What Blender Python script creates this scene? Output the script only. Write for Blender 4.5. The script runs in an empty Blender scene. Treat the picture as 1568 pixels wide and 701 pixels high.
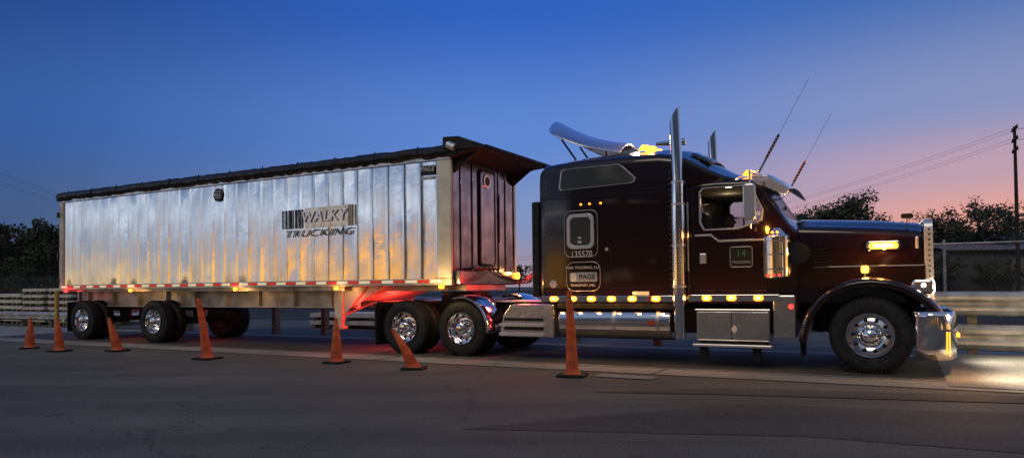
import bpy, bmesh, math, random
from mathutils import Vector, Matrix
R=math.radians
sc=bpy.context.scene
random.seed(4)
sc.view_settings.view_transform='Standard'
sc.view_settings.look='None'
sc.view_settings.exposure=0

# ------------------------------------------------------------ materials
def pm(name,col,rough=.5,metal=0,coat=0,emit=None,es=0,var=0,scale=4,bump=0,bscale=30,stretch=(1,1,1),alpha=1):
    m=bpy.data.materials.new(name); m.use_nodes=True
    n=m.node_tree.nodes; l=m.node_tree.links; b=n['Principled BSDF']
    b.inputs['Base Color'].default_value=(*col,1); b.inputs['Roughness'].default_value=rough
    b.inputs['Metallic'].default_value=metal; b.inputs['Coat Weight'].default_value=coat
    b.inputs['Coat Roughness'].default_value=.03
    if emit: b.inputs['Emission Color'].default_value=(*emit,1); b.inputs['Emission Strength'].default_value=es
    if alpha<1: b.inputs['Alpha'].default_value=alpha
    if var or bump:
        tc=n.new('ShaderNodeTexCoord'); mp=n.new('ShaderNodeMapping'); mp.inputs['Scale'].default_value=stretch
        l.new(tc.outputs['Object'],mp.inputs['Vector'])
    if var:
        no=n.new('ShaderNodeTexNoise'); no.inputs['Scale'].default_value=scale; no.inputs['Detail'].default_value=8
        l.new(mp.outputs[0],no.inputs['Vector'])
        cr=n.new('ShaderNodeValToRGB')
        cr.color_ramp.elements[0].position=.32; cr.color_ramp.elements[1].position=.68
        cr.color_ramp.elements[0].color=(*[c*(1-var) for c in col],1)
        cr.color_ramp.elements[1].color=(*[min(1,c*(1+var)) for c in col],1)
        l.new(no.outputs['Fac'],cr.inputs['Fac']); l.new(cr.outputs[0],b.inputs['Base Color'])
        mr=n.new('ShaderNodeMapRange'); mr.inputs['From Min'].default_value=.3; mr.inputs['From Max'].default_value=.7
        mr.inputs['To Min'].default_value=min(1,rough*(1+var)); mr.inputs['To Max'].default_value=max(.02,rough*(1-var*.7))
        l.new(no.outputs['Fac'],mr.inputs['Value']); l.new(mr.outputs[0],b.inputs['Roughness'])
    if bump:
        n2=n.new('ShaderNodeTexNoise'); n2.inputs['Scale'].default_value=bscale; n2.inputs['Detail'].default_value=6
        l.new(mp.outputs[0],n2.inputs['Vector'])
        bp=n.new('ShaderNodeBump'); bp.inputs['Strength'].default_value=bump; bp.inputs['Distance'].default_value=.02
        l.new(n2.outputs['Fac'],bp.inputs['Height']); l.new(bp.outputs[0],b.inputs['Normal'])
    return m
PAINT=pm('maroon_paint',(.013,.0028,.0045),.25,.0,1,var=.15,scale=2)
PAINT.node_tree.nodes['Principled BSDF'].inputs['Specular IOR Level'].default_value=.2
CHROME=pm('chrome',(.88,.88,.9),.07,1,var=.05,scale=3,bump=.04,bscale=5)
TRIM=pm('bright_trim',(.82,.82,.84),.25,.65)
ALU=pm('brushed_aluminium',(.66,.65,.64),.26,.95,var=.22,scale=3,bump=.15,bscale=12)
DALU=pm('dark_front_aluminium',(.30,.33,.40),.20,1,var=.3,scale=2.5,bump=.12,bscale=5)
POST=pm('corner_post_aluminium',(.88,.82,.64),.38,.4,var=.12,scale=3,bump=.1,bscale=10)
DEFL=pm('deflector_stainless',(.85,.86,.88),.14,.85,var=.1,scale=3,bump=.05,bscale=4)
FRAMEALU=pm('frame_aluminium',(.66,.59,.47),.5,.45,var=.3,scale=2.5,bump=.1,bscale=20)
BLACK=pm('black_steel',(.012,.012,.013),.5,.2,var=.4)
RUBBER=pm('tyre_rubber',(.014,.014,.014),.7,var=.35,scale=9,bump=.3,bscale=60)
TARP=pm('black_tarp',(.016,.015,.016),.28,var=.4,scale=6,bump=1,bscale=6)
GLASS=pm('tinted_glass',(.01,.012,.016),.04,.0,1,alpha=.25)
DKGLASS=pm('dark_glass',(.022,.026,.026),.08,0,1)
MGLASS=pm('mirrored_window_film',(.16,.19,.19),.12,.8,1)
AMBER=pm('amber_lens',(.8,.3,.03),.3,emit=(1,.27,.015),es=3.6)
AMBERC=pm('amber_led_core',(.8,.5,.2),.3,emit=(1,.62,.22),es=5)
AMBERH=pm('amber_lens_bright',(.8,.3,.03),.3,emit=(1,.34,.03),es=4.5)
REDL=pm('red_lens',(.6,.02,.02),.3,emit=(1,.03,.02),es=4)
WHITEL=pm('headlamp_lens',(.8,.8,.8),.2,emit=(1,.9,.7),es=14)
TAPER=pm('reflective_red_glow',(.6,.03,.02),.4,emit=(1,.05,.03),es=.3)  # slight emission stands in for retroreflected light on the tape
TAPEW=pm('reflective_white_glow',(.8,.72,.55),.4,emit=(1,.8,.5),es=.45)  # glow in place of light bounced back by the tape
ORANGE=pm('cone_orange',(.60,.10,.02),.55,var=.35,scale=7,bump=.15,bscale=20)
CONEBASE=pm('cone_base_rubber',(.012,.012,.012),.8,var=.3)
WHITE=pm('white_vinyl',(.78,.76,.72),.5,var=.1)
GREY=pm('grey_vinyl',(.62,.62,.60),.35,.6,var=.15)
DECAL=pm('decal_black',(.015,.015,.017),.45)
DECALB=pm('decal_worn_black',(.10,.097,.09),.28,.75,var=.5,scale=9)
DECALG=pm('decal_gold',(.62,.57,.45),.2,1,var=.25,scale=5)
SEAT=pm('seat_cloth',(.02,.018,.016),.9,var=.3)
HEADL=pm('headliner',(.28,.25,.2),.9,var=.1)
SKIN=pm('skin',(.25,.14,.09),.6,var=.1)
SHIRT=pm('shirt_cloth',(.04,.045,.07),.9,var=.2)
WOOD=pm('weathered_wood',(.20,.16,.11),.8,var=.4,scale=6,stretch=(1,1,6),bump=.3)
LUMB=pm('lumber',(.72,.68,.58),.8,var=.2,scale=5)
GALV=pm('galvanised_steel',(.55,.54,.50),.45,.55,var=.35,scale=3,bump=.1)
YEL=pm('bollard_yellow',(.6,.45,.12),.55,var=.3)
LEAF=pm('leaf_green',(.045,.055,.025),.8,var=.4,scale=1)
BARK=pm('bark',(.05,.04,.03),.9,var=.4)
POLE=pm('creosote_pole',(.035,.028,.022),.9,var=.3)
WIRE=pm('power_wire',(.02,.02,.02),.7)
WALLM=pm('metal_siding',(.10,.10,.11),.7,var=.2)
ROOFM=pm('roof_metal',(.2,.2,.21),.6,var=.2)
GREEN=pm('green_sticker',(.04,.2,.09),.4)

def trailer_mat():
    m=bpy.data.materials.new('polished_trailer_aluminium'); m.use_nodes=True
    n=m.node_tree.nodes; l=m.node_tree.links; b=n['Principled BSDF']
    tc=n.new('ShaderNodeTexCoord')
    mp=n.new('ShaderNodeMapping'); mp.inputs['Scale'].default_value=(5,1,.25); l.new(tc.outputs['Object'],mp.inputs[0])
    a=n.new('ShaderNodeTexNoise'); a.inputs['Scale'].default_value=1.6; a.inputs['Detail'].default_value=5; a.inputs['Roughness'].default_value=.5
    l.new(mp.outputs[0],a.inputs['Vector'])
    c=n.new('ShaderNodeTexNoise'); c.inputs['Scale'].default_value=1.5; c.inputs['Detail'].default_value=4
    l.new(tc.outputs['Object'],c.inputs['Vector'])
    cr=n.new('ShaderNodeValToRGB'); e=cr.color_ramp.elements
    e[0].position=.3; e[0].color=(.72,.75,.79,1); e[1].position=.7; e[1].color=(.90,.91,.92,1)
    l.new(a.outputs['Fac'],cr.inputs[0]); l.new(cr.outputs[0],b.inputs['Base Color'])
    mr=n.new('ShaderNodeMapRange'); mr.inputs['From Min'].default_value=.35; mr.inputs['From Max'].default_value=.65
    mr.inputs['To Min'].default_value=.07; mr.inputs['To Max'].default_value=.19
    l.new(c.outputs['Fac'],mr.inputs['Value']); l.new(mr.outputs[0],b.inputs['Roughness'])
    b.inputs['Metallic'].default_value=1
    bp=n.new('ShaderNodeBump'); bp.inputs['Strength'].default_value=.22; bp.inputs['Distance'].default_value=.03
    l.new(c.outputs['Fac'],bp.inputs['Height'])
    bp2=n.new('ShaderNodeBump'); bp2.inputs['Strength'].default_value=.10; bp2.inputs['Distance'].default_value=.02
    l.new(a.outputs['Fac'],bp2.inputs['Height']); l.new(bp.outputs[0],bp2.inputs['Normal']); l.new(bp2.outputs[0],b.inputs['Normal'])
    return m
TALU=trailer_mat()

# ------------------------------------------------------------ helpers
def link(o,parent=None):
    sc.collection.objects.link(o)
    if parent: o.parent=parent
    return o
def MO(name,v,f,mat,parent=None,smooth=False,ang=35,bevel=0,solid=0):
    me=bpy.data.meshes.new(name); me.from_pydata([tuple(p) for p in v],[],f); me.update()
    bm=bmesh.new(); bm.from_mesh(me); bmesh.ops.recalc_face_normals(bm,faces=bm.faces); bm.to_mesh(me); bm.free()
    if smooth:
        me.shade_smooth()
        try: me.set_sharp_from_angle(angle=R(ang))
        except Exception: pass
    me.materials.append(mat)
    o=link(bpy.data.objects.new(name,me),parent)
    if solid:
        s=o.modifiers.new('s','SOLIDIFY'); s.thickness=solid; s.offset=0
    if bevel:
        b=o.modifiers.new('b','BEVEL'); b.width=bevel; b.segments=2; b.limit_method='ANGLE'; b.angle_limit=R(40)
    return o
def box(name,x0,x1,y0,y1,z0,z1,mat,parent=None,bevel=.008):
    v=[(x,y,z) for x in (x0,x1) for y in (y0,y1) for z in (z0,z1)]
    f=[(0,1,3,2),(4,6,7,5),(0,4,5,1),(2,3,7,6),(0,2,6,4),(1,5,7,3)]
    return MO(name,v,f,mat,parent,bevel=bevel)
def prism(name,pts,y0,y1,mat,parent=None,bevel=.006,smooth=False):
    n=len(pts); v=[(x,y0,z) for x,z in pts]+[(x,y1,z) for x,z in pts]
    f=[tuple(range(n)),tuple(range(2*n-1,n-1,-1))]+[(i,(i+1)%n,n+(i+1)%n,n+i) for i in range(n)]
    return MO(name,v,f,mat,parent,bevel=bevel,smooth=smooth)
def cylgeo(p0,p1,r,r2=None,seg=20):
    p0=Vector(p0);p1=Vector(p1); d=(p1-p0).normalized(); r2=r if r2 is None else r2
    a=d.orthogonal().normalized(); b=d.cross(a)
    v=[];f=[]
    for p,rr in((p0,r),(p1,r2)):
        for i in range(seg):
            t=2*math.pi*i/seg; v.append(p+a*rr*math.cos(t)+b*rr*math.sin(t))
    for i in range(seg): f.append((i,(i+1)%seg,seg+(i+1)%seg,seg+i))
    f.append(tuple(range(seg))[::-1]); f.append(tuple(range(seg,2*seg)))
    return v,f
def cyl(name,p0,p1,r,mat,parent=None,r2=None,seg=20,bevel=0):
    v,f=cylgeo(p0,p1,r,r2,seg); return MO(name,v,f,mat,parent,smooth=True,bevel=bevel)
def multi(name,geos,mat,parent=None,smooth=True):
    V=[];F=[]
    for v,f in geos:
        o=len(V); V+=list(v); F+=[tuple(i+o for i in q) for q in f]
    return MO(name,V,F,mat,parent,smooth=smooth)
def boxgeo(x0,x1,y0,y1,z0,z1):
    return [(x,y,z) for x in (x0,x1) for y in (y0,y1) for z in (z0,z1)],[(0,1,3,2),(4,6,7,5),(0,4,5,1),(2,3,7,6),(0,2,6,4),(1,5,7,3)]
def lathegeo(prof,c=(0,0,0),seg=64,axis='y'):
    v=[];f=[];n=len(prof)
    for i in range(seg):
        t=2*math.pi*i/seg
        for a,r in prof:
            if axis=='y': v.append((c[0]+r*math.cos(t),c[1]+a,c[2]+r*math.sin(t)))
            elif axis=='z': v.append((c[0]+r*math.cos(t),c[1]+r*math.sin(t),c[2]+a))
            else: v.append((c[0]+a,c[1]+r*math.cos(t),c[2]+r*math.sin(t)))
    for i in range(seg):
        j=(i+1)%seg
        for k in range(n-1): f.append((i*n+k,j*n+k,j*n+k+1,i*n+k+1))
    return v,f
def tube(name,pts,r,mat,parent=None,res=3):
    cu=bpy.data.curves.new(name,'CURVE'); cu.dimensions='3D'; s=cu.splines.new('POLY'); s.points.add(len(pts)-1)
    for i,p in enumerate(pts): s.points[i].co=(*p,1)
    cu.bevel_depth=r; cu.bevel_resolution=res; cu.use_fill_caps=True; cu.materials.append(mat)
    return link(bpy.data.objects.new(name,cu),parent)
def loft(name,secs,mat,parent=None,smooth=True,cap=True,closed=True,ang=40,solid=0):
    n=len(secs[0]); v=[p for s in secs for p in s]; f=[]
    for i in range(len(secs)-1):
        for k in range(n if closed else n-1):
            f.append((i*n+k,i*n+(k+1)%n,(i+1)*n+(k+1)%n,(i+1)*n+k))
    if cap and closed:
        f.append(tuple(range(n))[::-1]); f.append(tuple(range((len(secs)-1)*n,len(secs)*n)))
    return MO(name,v,f,mat,parent,smooth=smooth,ang=ang,solid=solid)
def text(name,body,x,y,z,size,mat,parent,xs=1,shear=0,align='CENTER',off=.006,sp=1.05):
    cu=bpy.data.curves.new(name,'FONT'); cu.body=body; cu.size=size; cu.extrude=.002; cu.align_x=align; cu.align_y='CENTER'; cu.offset=off*size; cu.shear=shear; cu.space_character=sp
    cu.materials.append(mat); o=link(bpy.data.objects.new(name,cu),parent)
    o.location=(x,y,z); o.rotation_euler=(R(90),0,0); o.scale=(xs,1,1); return o
def rrect(x0,x1,z0,z1,r,n=5):
    p=[]
    for cx,cz,a0 in((x1-r,z1-r,0),(x0+r,z1-r,90),(x0+r,z0+r,180),(x1-r,z0+r,270)):
        for i in range(n+1):
            a=R(a0+90*i/n); p.append((cx+r*math.cos(a),cz+r*math.sin(a)))
    return p
def frame_ring(name,pts_o,pts_i,y0,y1,mat,parent):
    n=len(pts_o)
    v=[(x,y0,z) for x,z in pts_o]+[(x,y0,z) for x,z in pts_i]+[(x,y1,z) for x,z in pts_o]+[(x,y1,z) for x,z in pts_i]
    f=[]
    for i in range(n):
        j=(i+1)%n
        f+=[(i,j,n+j,n+i),(2*n+i,3*n+i,3*n+j,2*n+j),(i,2*n+i,2*n+j,j),(n+i,n+j,3*n+j,3*n+i)]
    return MO(name,v,f,mat,parent,bevel=.004)
def sec(x,y0,y1,zb,ze,zc,r):
    yc=(y0+y1)/2; hw=(y1-y0)/2; half=[(y0+.0,zb),(y0,zb+.25*(ze-zb)),(y0,zb+.6*(ze-zb)),(y0,ze-r)]
    for i in range(1,6):
        a=R(18*i); half.append((y0+r-r*math.cos(a),ze-r+r*math.sin(a)))
    for k in range(1,5):
        fr=k/5; yy=y0+r+(hw-r)*fr; q=1-((yc-yy)/(hw-r))**2; half.append((yy,ze+(zc-ze)*q))
    full=half+[(yc,zc)]+[(2*yc-y,z) for y,z in half[::-1]]
    return [(x,y,z) for y,z in full]

AL=28.7; c_,s_=math.cos(R(AL)),math.sin(R(AL)); Y0=12.83
def W(t,yl,z=0): return (t*c_+yl*s_, Y0-t*s_+yl*c_, z)
def empty(name,rig=True):
    e=bpy.data.objects.new(name,None); sc.collection.objects.link(e)
    if rig: e.location=(0,Y0,0); e.rotation_euler=(0,0,R(-AL))
    return e

# ------------------------------------------------------------ wheels
def wheel_parts(kind):
    out=[]
    tp=[(.04,.29),(.012,.33),(0,.38),(.0,.43),(.015,.48),(.035,.505),(.05,.515),(.085,.52),(.087,.508),(.1,.508),(.102,.522),(.135,.522),(.137,.508),(.15,.508),(.152,.522),(.185,.522),(.187,.508),(.2,.508),(.202,.52),(.23,.515),(.25,.505),(.27,.48),(.285,.43),(.285,.38),(.27,.33),(.24,.29)]
    g=[lathegeo(tp,seg=96)]
    for i in range(60):
        a=2*math.pi*i/60; m=Matrix.Rotation(a,4,'Y')
        v,f=boxgeo(-.009,.009,.012,.05,.485,.519); g.append(([m@Vector(p) for p in v],f))
    if kind!='steer':
        g.append(([(x,y+.34,z) for x,y,z in g[0][0]],g[0][1]))
    g.append(lathegeo([(-.003,.345),(-.006,.35),(-.003,.355)],seg=96))
    out.append(('tyre',g,RUBBER))
    if kind=='steer':
        rp=[(.05,.3),(.012,.303),(.0,.297),(.0,.288),(.03,.28),(.07,.262),(.085,.245),(.06,.235),(.045,.2),(.02,.165),(-.005,.15),(-.02,.13),(-.022,.115),(-.07,.11),(-.1,.098),(-.125,.06),(-.135,.0)]
        ha,na=.04,(-.045,.01)
    else:
        rp=[(.05,.3),(.012,.303),(.0,.297),(.0,.288),(.03,.28),(.1,.268),(.135,.258),(.15,.235),(.155,.2),(.15,.165),(.145,.13),(.1,.118),(.03,.105),(-.02,.098),(-.03,.085),(-.035,.05),(-.05,.04),(-.052,0)]
        ha,na=.152,(.1,.15)
    out.append(('rim',[lathegeo(rp,seg=80)],CHROME))
    hg=[];ng=[]
    for i in range(10):
        a=2*math.pi*i/10
        x,z=.215*math.cos(a),.215*math.sin(a); hg.append(cylgeo((x,ha-.006,z),(x,ha+.01,z),.026,seg=16))
        a+=math.pi/10
        x,z=.15*math.cos(a),.15*math.sin(a); ng.append(cylgeo((x,na[0],z),(x,na[1],z),.014,.02,seg=8))
    out.append(('hand_holes',hg,BLACK)); out.append(('lug_nuts',ng,CHROME))
    if kind!='steer': out.append(('inner_drum',[cylgeo((0,.2,0),(0,.6,0),.27,seg=32)],BLACK))
    else: out.append(('inner_drum',[cylgeo((0,.1,0),(0,.27,0),.27,seg=32)],BLACK))
    res=[]
    for nm,g,m in out:
        o=multi('tmp',g,m); res.append((nm,o.data)); bpy.data.objects.remove(o)
    return res
WP={'steer':wheel_parts('steer'),'dual':wheel_parts('dual')}
def place_wheel(kind,x,y,parent,far=False,sc_=1,steer=0):
    e=bpy.data.objects.new('wheel',None); sc.collection.objects.link(e); e.parent=parent
    e.location=(x,y,.522*sc_); e.scale=(sc_,)*3
    e.rotation_euler=(0,0,R(180) if far else R(steer))
    for nm,me in WP[kind]:
        o=bpy.data.objects.new(nm,me); sc.collection.objects.link(o); o.parent=e
        o.rotation_euler=(0,x,0)

# ============================================================ TRUCK
T=empty('semi_truck')
Yc=1.27
for y in (.84,1.62): box('frame_rail',-3.0,6.3,y,y+.08,.72,.98,BLACK,T)
for x in (-2.9,-1.75,.3,2.,3.8,5.0): box('cross_member',x,x+.1,.9,1.64,.76,.94,BLACK,T)
place_wheel('steer',5.71,.06,T,sc_=1.05,steer=-3); place_wheel('steer',5.71,2.48,T,far=True,sc_=1.05)
for x in(-1.108,-2.42):
    place_wheel('dual',x,.02,T); place_wheel('dual',x,2.52,T,far=True)
    cyl('drive_axle',(x,.5,.52),(x,2.1,.52),.09,BLACK,T); cyl('axle_housing',(x-.15,1.27,.52),(x+.15,1.27,.52),.2,BLACK,T)
    box('air_bag_mount',x-.35,x+.35,.78,.98,.5,.7,BLACK,T)
cyl('steer_axle',(5.71,.3,.5),(5.71,2.3,.5),.06,BLACK,T)
# sleeper
ys0,ys1=.08,2.46
S=[(.5,.07,3.22,3.40),(.53,.03,3.34,3.5),(.62,0,3.42,3.56),(1.2,0,3.46,3.63),(2.0,0,3.46,3.66),(2.7,0,3.44,3.64),(3.0,0,3.38,3.58)]
loft('sleeper_body',[sec(x,ys0+i,ys1-i,1.0,ze,zc,.16) for x,i,ze,zc in S],PAINT,T)
F=[(3.0,.02,3.37,3.57),(3.2,.05,3.27,3.46),(3.45,.09,3.12,3.3),(3.7,.13,3.0,3.15),(3.86,.18,2.955,3.07)]
loft('sleeper_roof_fairing',[sec(x,ys0+i,ys1-i,2.86,ze,zc,.07) for x,i,ze,zc in F],PAINT,T)
loft('fairing_skylight',[[(3.12,y,3.545-.12*((y-Yc)/.8)**2) for y in (.5,.75,1.0,1.27,1.54,1.8,2.05)],[(3.42,y,3.355-.12*((y-Yc)/.8)**2) for y in (.5,.75,1.0,1.27,1.54,1.8,2.05)]],DKGLASS,T,closed=False,solid=.02)
# cab shell with openings
y0c,y1c=.15,2.39
C=[(3.03,0,2.92,3.06),(3.6,0,2.93,3.07),(4.1,0,2.91,3.05),(4.22,.01,2.86,2.98),(4.64,.06,2.2,2.28),(4.74,.1,2.1,2.2)]
cab=loft('cab_shell',[sec(x,y0c+i,y1c-i,1.0,ze,zc,.09) for x,i,ze,zc in C],PAINT,None)
Ci=[(3.09,.06,2.86,2.99),(3.6,.06,2.86,2.99),(4.08,.06,2.84,2.97),(4.18,.07,2.78,2.88),(4.56,.12,2.16,2.22),(4.64,.16,2.05,2.12)]
inn=loft('tmpi',[sec(x,y0c+i,y1c-i,1.1,ze,zc,.06) for x,i,ze,zc in Ci],SEAT,None)
wpts=[(3.34,2.27),(3.34,2.74),(3.39,2.80),(4.06,2.80),(4.12,2.74),(4.27,2.42),(4.25,2.27),(3.9,2.16),(3.4,2.16)]
cw=prism('tmpw',wpts,-.5,3,SEAT,None,bevel=0)
cs=prism('tmps',[(4.16,2.72),(4.42,2.98),(4.85,2.36),(4.5,2.27)],.36,2.18,SEAT,None,bevel=0)
for o in (inn,cw,cs):
    m=cab.modifiers.new('b','BOOLEAN'); m.operation='DIFFERENCE'; m.object=o; m.solver='EXACT'
bpy.context.view_layer.update()
dg=bpy.context.evaluated_depsgraph_get()
nm=bpy.data.meshes.new_from_object(cab.evaluated_get(dg)); cab.modifiers.clear(); cab.data=nm
try: nm.set_sharp_from_angle(angle=R(35))
except Exception: pass
for o in (inn,cw,cs): bpy.data.objects.remove(o)
cab.parent=T
def inset(pts,d):
    cx=sum(p[0] for p in pts)/len(pts); cz=sum(p[1] for p in pts)/len(pts)
    return [(x+(cx-x)*d/max(.01,math.hypot(x-cx,z-cz)),z+(cz-z)*d/max(.01,math.hypot(x-cx,z-cz))) for x,z in pts]
prism('door_glass_far',inset(wpts,-.01),2.355,2.365,GLASS,T,bevel=0)
prism('vent_window_glass',[(4.0,2.16),(4.0,2.80),(4.12,2.74),(4.27,2.42),(4.25,2.27)],.175,.185,GLASS,T,0)
box('vent_window_bar',3.985,4.005,.15,.19,2.16,2.8,BLACK,T,.002)
prism('door_glass',[(3.33,2.16),(3.33,2.34),(3.99,2.34),(3.99,2.16)],.175,.183,GLASS,T,0)
frame_ring('window_trim',inset(wpts,-.028),inset(wpts,.0),.135,.16,TRIM,T)
prism('windshield_glass',[(4.255,2.80),(4.27,2.81),(4.60,2.27),(4.585,2.26)],.36,2.18,GLASS,T,bevel=0)
box('windshield_divider',4.44,4.47,1.24,1.3,2.5,2.56,BLACK,T)
box('headliner',3.12,4.05,.3,2.24,2.80,2.82,HEADL,T,.005)
box('passenger_seat',3.2,3.34,.45,.95,1.6,2.45,SEAT,T,.05); box('driver_seat',3.16,3.28,1.5,2.05,1.6,2.35,SEAT,T,.05)
box('dashboard',4.15,4.5,.4,2.15,1.9,2.18,SEAT,T,.04)
v,f=lathegeo([(-.012,.2),(0,.215),(.012,.2),(0,.185)],seg=32,axis='x')
o=MO('steering_wheel',v,f+[],BLACK,T,smooth=True); o.location=(3.95,1.78,2.2); o.rotation_euler=(0,R(35),0)
for x in (3.22,4.3): box('door_seam',x,x+.012,.144,.152,1.2,2.85,BLACK,T,0)
box('door_seam_bottom',3.22,4.31,.144,.152,1.19,1.2,BLACK,T,0)
tr=[(3.24,2.10),(3.5,2.10),(3.62,2.0),(4.3,2.0),(4.3,1.97),(3.61,1.97),(3.49,2.07),(3.24,2.07)]
prism('door_chrome_trim',[(x,z-.02) for x,z in tr],.135,.152,TRIM,T,.002)
box('door_handle',3.32,3.42,.11,.15,1.62,1.78,TRIM,T,.012); cyl('grab_handle',(3.15,.07,1.5),(3.15,.07,2.6),.014,CHROME,T)
frame_ring('door_decal_frame',rrect(3.78,4.12,1.55,1.87,.04),rrect(3.79,4.11,1.56,1.86,.03),.138,.149,GREY,T)
prism('door_decal',rrect(3.80,4.10,1.57,1.85,.03),.140,.1485,DKGLASS,T,0)
text('door_decal_number','14',3.95,.137,1.76,.15,GREEN,T); text('door_decal_name','TRUCKING',3.95,.137,1.63,.055,GREY,T)
# visor
YS=[.2+i*.2 for i in range(11)]
loft('sun_visor',[[(4.12,y,3.07-.10*((y-Yc)/1.1)**2) for y in YS],[(4.34,y,3.03-.10*((y-Yc)/1.1)**2) for y in YS],
  [(4.66,y,2.80-.10*((y-Yc)/1.1)**2) for y in YS]],CHROME,T,closed=False,solid=.015)
prism('visor_end',[(4.12,2.96),(4.34,2.93),(4.66,2.71),(4.58,2.64),(4.3,2.78),(4.14,2.84)],.17,.19,TRIM,T,.003)
for i in range(5):
    y=.55+i*.36; z=3.08-.10*((y-Yc)/1.1)**2
    prism('cab_roof_light',[(3.92,z-.02),(4.08,z-.02),(4.06,z+.05),(3.98,z+.06)],y-.05,y+.05,AMBER,T,.01)
# hood
y0h=lambda x:.50+(x-4.55)*.085
H=[(4.66,0,2.17,2.30),(4.72,0,2.18,2.32),(5.2,0,2.15,2.29),(5.8,0,2.11,2.25),(6.3,0,2.06,2.19),(6.42,.01,2.03,2.16)]
loft('hood',[sec(x,y0h(x)+i,2*Yc-y0h(x)-i,1.0,ze,zc,.13) for x,i,ze,zc in H],PAINT,T)
box('cowl',4.55,4.7,.25,2.29,1.0,2.17,PAINT,T,.04)
for k in range(6): box('hood_louver',4.9,5.15,.515,.535,1.55+k*.05,1.565+k*.05,BLACK,T,0)
frame_ring('grille_surround',rrect(0,1.28,0,1.32,.16),rrect(.07,1.21,.07,1.25,.11),-.05,.06,TRIM,T)
g=bpy.data.objects['grille_surround']; g.rotation_euler=(0,0,R(90)); g.location=(6.47,.63,.88)
multi('grille_bars',[boxgeo(6.45,6.49,.72+i*.055,.735+i*.055,.95,2.12) for i in range(21)],CHROME,T,False)
box('radiator_core',6.40,6.44,.68,1.86,.92,2.1,BLACK,T)
multi('grille_edge_studs',[cylgeo((6.47,.622,1.0+i*.075),(6.47,.63,1.0+i*.075),.013,seg=10) for i in range(15)],BLACK,T)
cyl('hood_ornament',(6.36,Yc,2.16),(6.44,Yc,2.25),.03,CHROME,T,r2=.008)
cyl('fender_mirror',(6.2,.72,2.05),(6.2,.66,2.24),.008,BLACK,T); prism('fender_mirror_head',rrect(6.12,6.28,2.22,2.29,.03),.62,.68,BLACK,T,.01)
box('hood_latch',6.30,6.34,.61,.655,1.78,1.95,TRIM,T,.01)
# fenders
path=[(4.80,.42),(4.82,.62),(4.90,.84),(5.03,1.04),(5.22,1.20),(5.45,1.30),(5.72,1.335),(6.0,1.30),(6.24,1.20),(6.42,1.06),(6.54,.92),(6.60,.78)]
def fender(side):
    secs=[]
    for i,(x,z) in enumerate(path):
        a=path[max(0,i-1)];b=path[min(len(path)-1,i+1)]; d=Vector((b[0]-a[0],b[1]-a[1])).normalized(); n=Vector((-d.y,d.x))
        pr=[(.02,-.09),(-.01,-.06),(-.015,-.03),(.0,.0),(.04,.025),(.12,.04),(.3,.05),(.55,.055),(.75,.055)]
        s=[]
        for y,of in pr:
            yy=y if side==0 else 2*Yc-y
            s.append((x+n.x*of,yy,z+n.y*of))
        secs.append(s)
    o=loft('fender' ,secs,PAINT,T,closed=False,solid=.02)
    sb=o.modifiers.new('ss','SUBSURF'); sb.levels=2; sb.render_levels=2
fender(0); fender(1)
box('inner_fender',4.95,6.35,.72,1.85,.55,1.2,BLACK,T)
for y in(.45,2.09):
    prism('fender_valance',[(4.75,1.0),(5.1,1.2),(5.45,1.33),(6.0,1.32),(6.35,1.18),(6.42,1.0),(6.42,1.55),(4.75,1.55)],y+.08 if y<1 else y,y+.16 if y<1 else y+.06,PAINT,T,.02)
# headlamps
for y in(.16,1.98):
    prism('headlamp_pod',rrect(6.24,6.5,1.13,1.33,.05),y,y+.4,CHROME,T,.03)
    for dy in(.11,.29): cyl('headlamp',(6.49,y+dy,1.23),(6.515,y+dy,1.23),.085,WHITEL,T,bevel=.01)
cyl('headlamp_side_marker',(6.38,.14,1.25),(6.38,.165,1.25),.028,WHITEL,T)
prism('turn_signal',rrect(5.70,6.08,1.785,1.875,.035),.52,.585,AMBERH,T,.01)
prism('turn_signal_core',rrect(5.76,6.02,1.81,1.85,.015),.512,.52,AMBERC,T,.002)
prism('turn_signal_bezel',rrect(5.67,6.11,1.76,1.90,.04),.555,.61,CHROME,T,.01)
prism('fender_marker',rrect(5.60,5.70,1.43,1.54,.03),.30,.36,AMBERH,T,.01); cyl('marker_stalk',(5.65,.33,1.36),(5.65,.33,1.44),.012,CHROME,T)
# bumper
bp=[(6.26,-.03),(6.50,-.04),(6.62,.02),(6.70,.14),(6.75,.45),(6.77,.9),(6.775,1.27)]
bp=bp+[(x,2*Yc-y) for x,y in bp[-2::-1]]
loft('bumper',[[(x,y,.24),(x+.015,y-.0,.4),(x+.02,y,.6),(x+.01,y,.82),(x-.01,y,.89)] for x,y in bp],CHROME,T,closed=False,solid=.02)
multi('bumper_lights',[cylgeo((6.79,.5+i*.25,.55),(6.81,.5+i*.25,.55),.03,seg=12) for i in range(7)],AMBER,T)
box('bumper_corner_glow',6.66,6.675,-.005,.02,.30,.62,AMBER,T,.004)  # glowing strip stands in for orange reflections along the bumper edge
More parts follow.
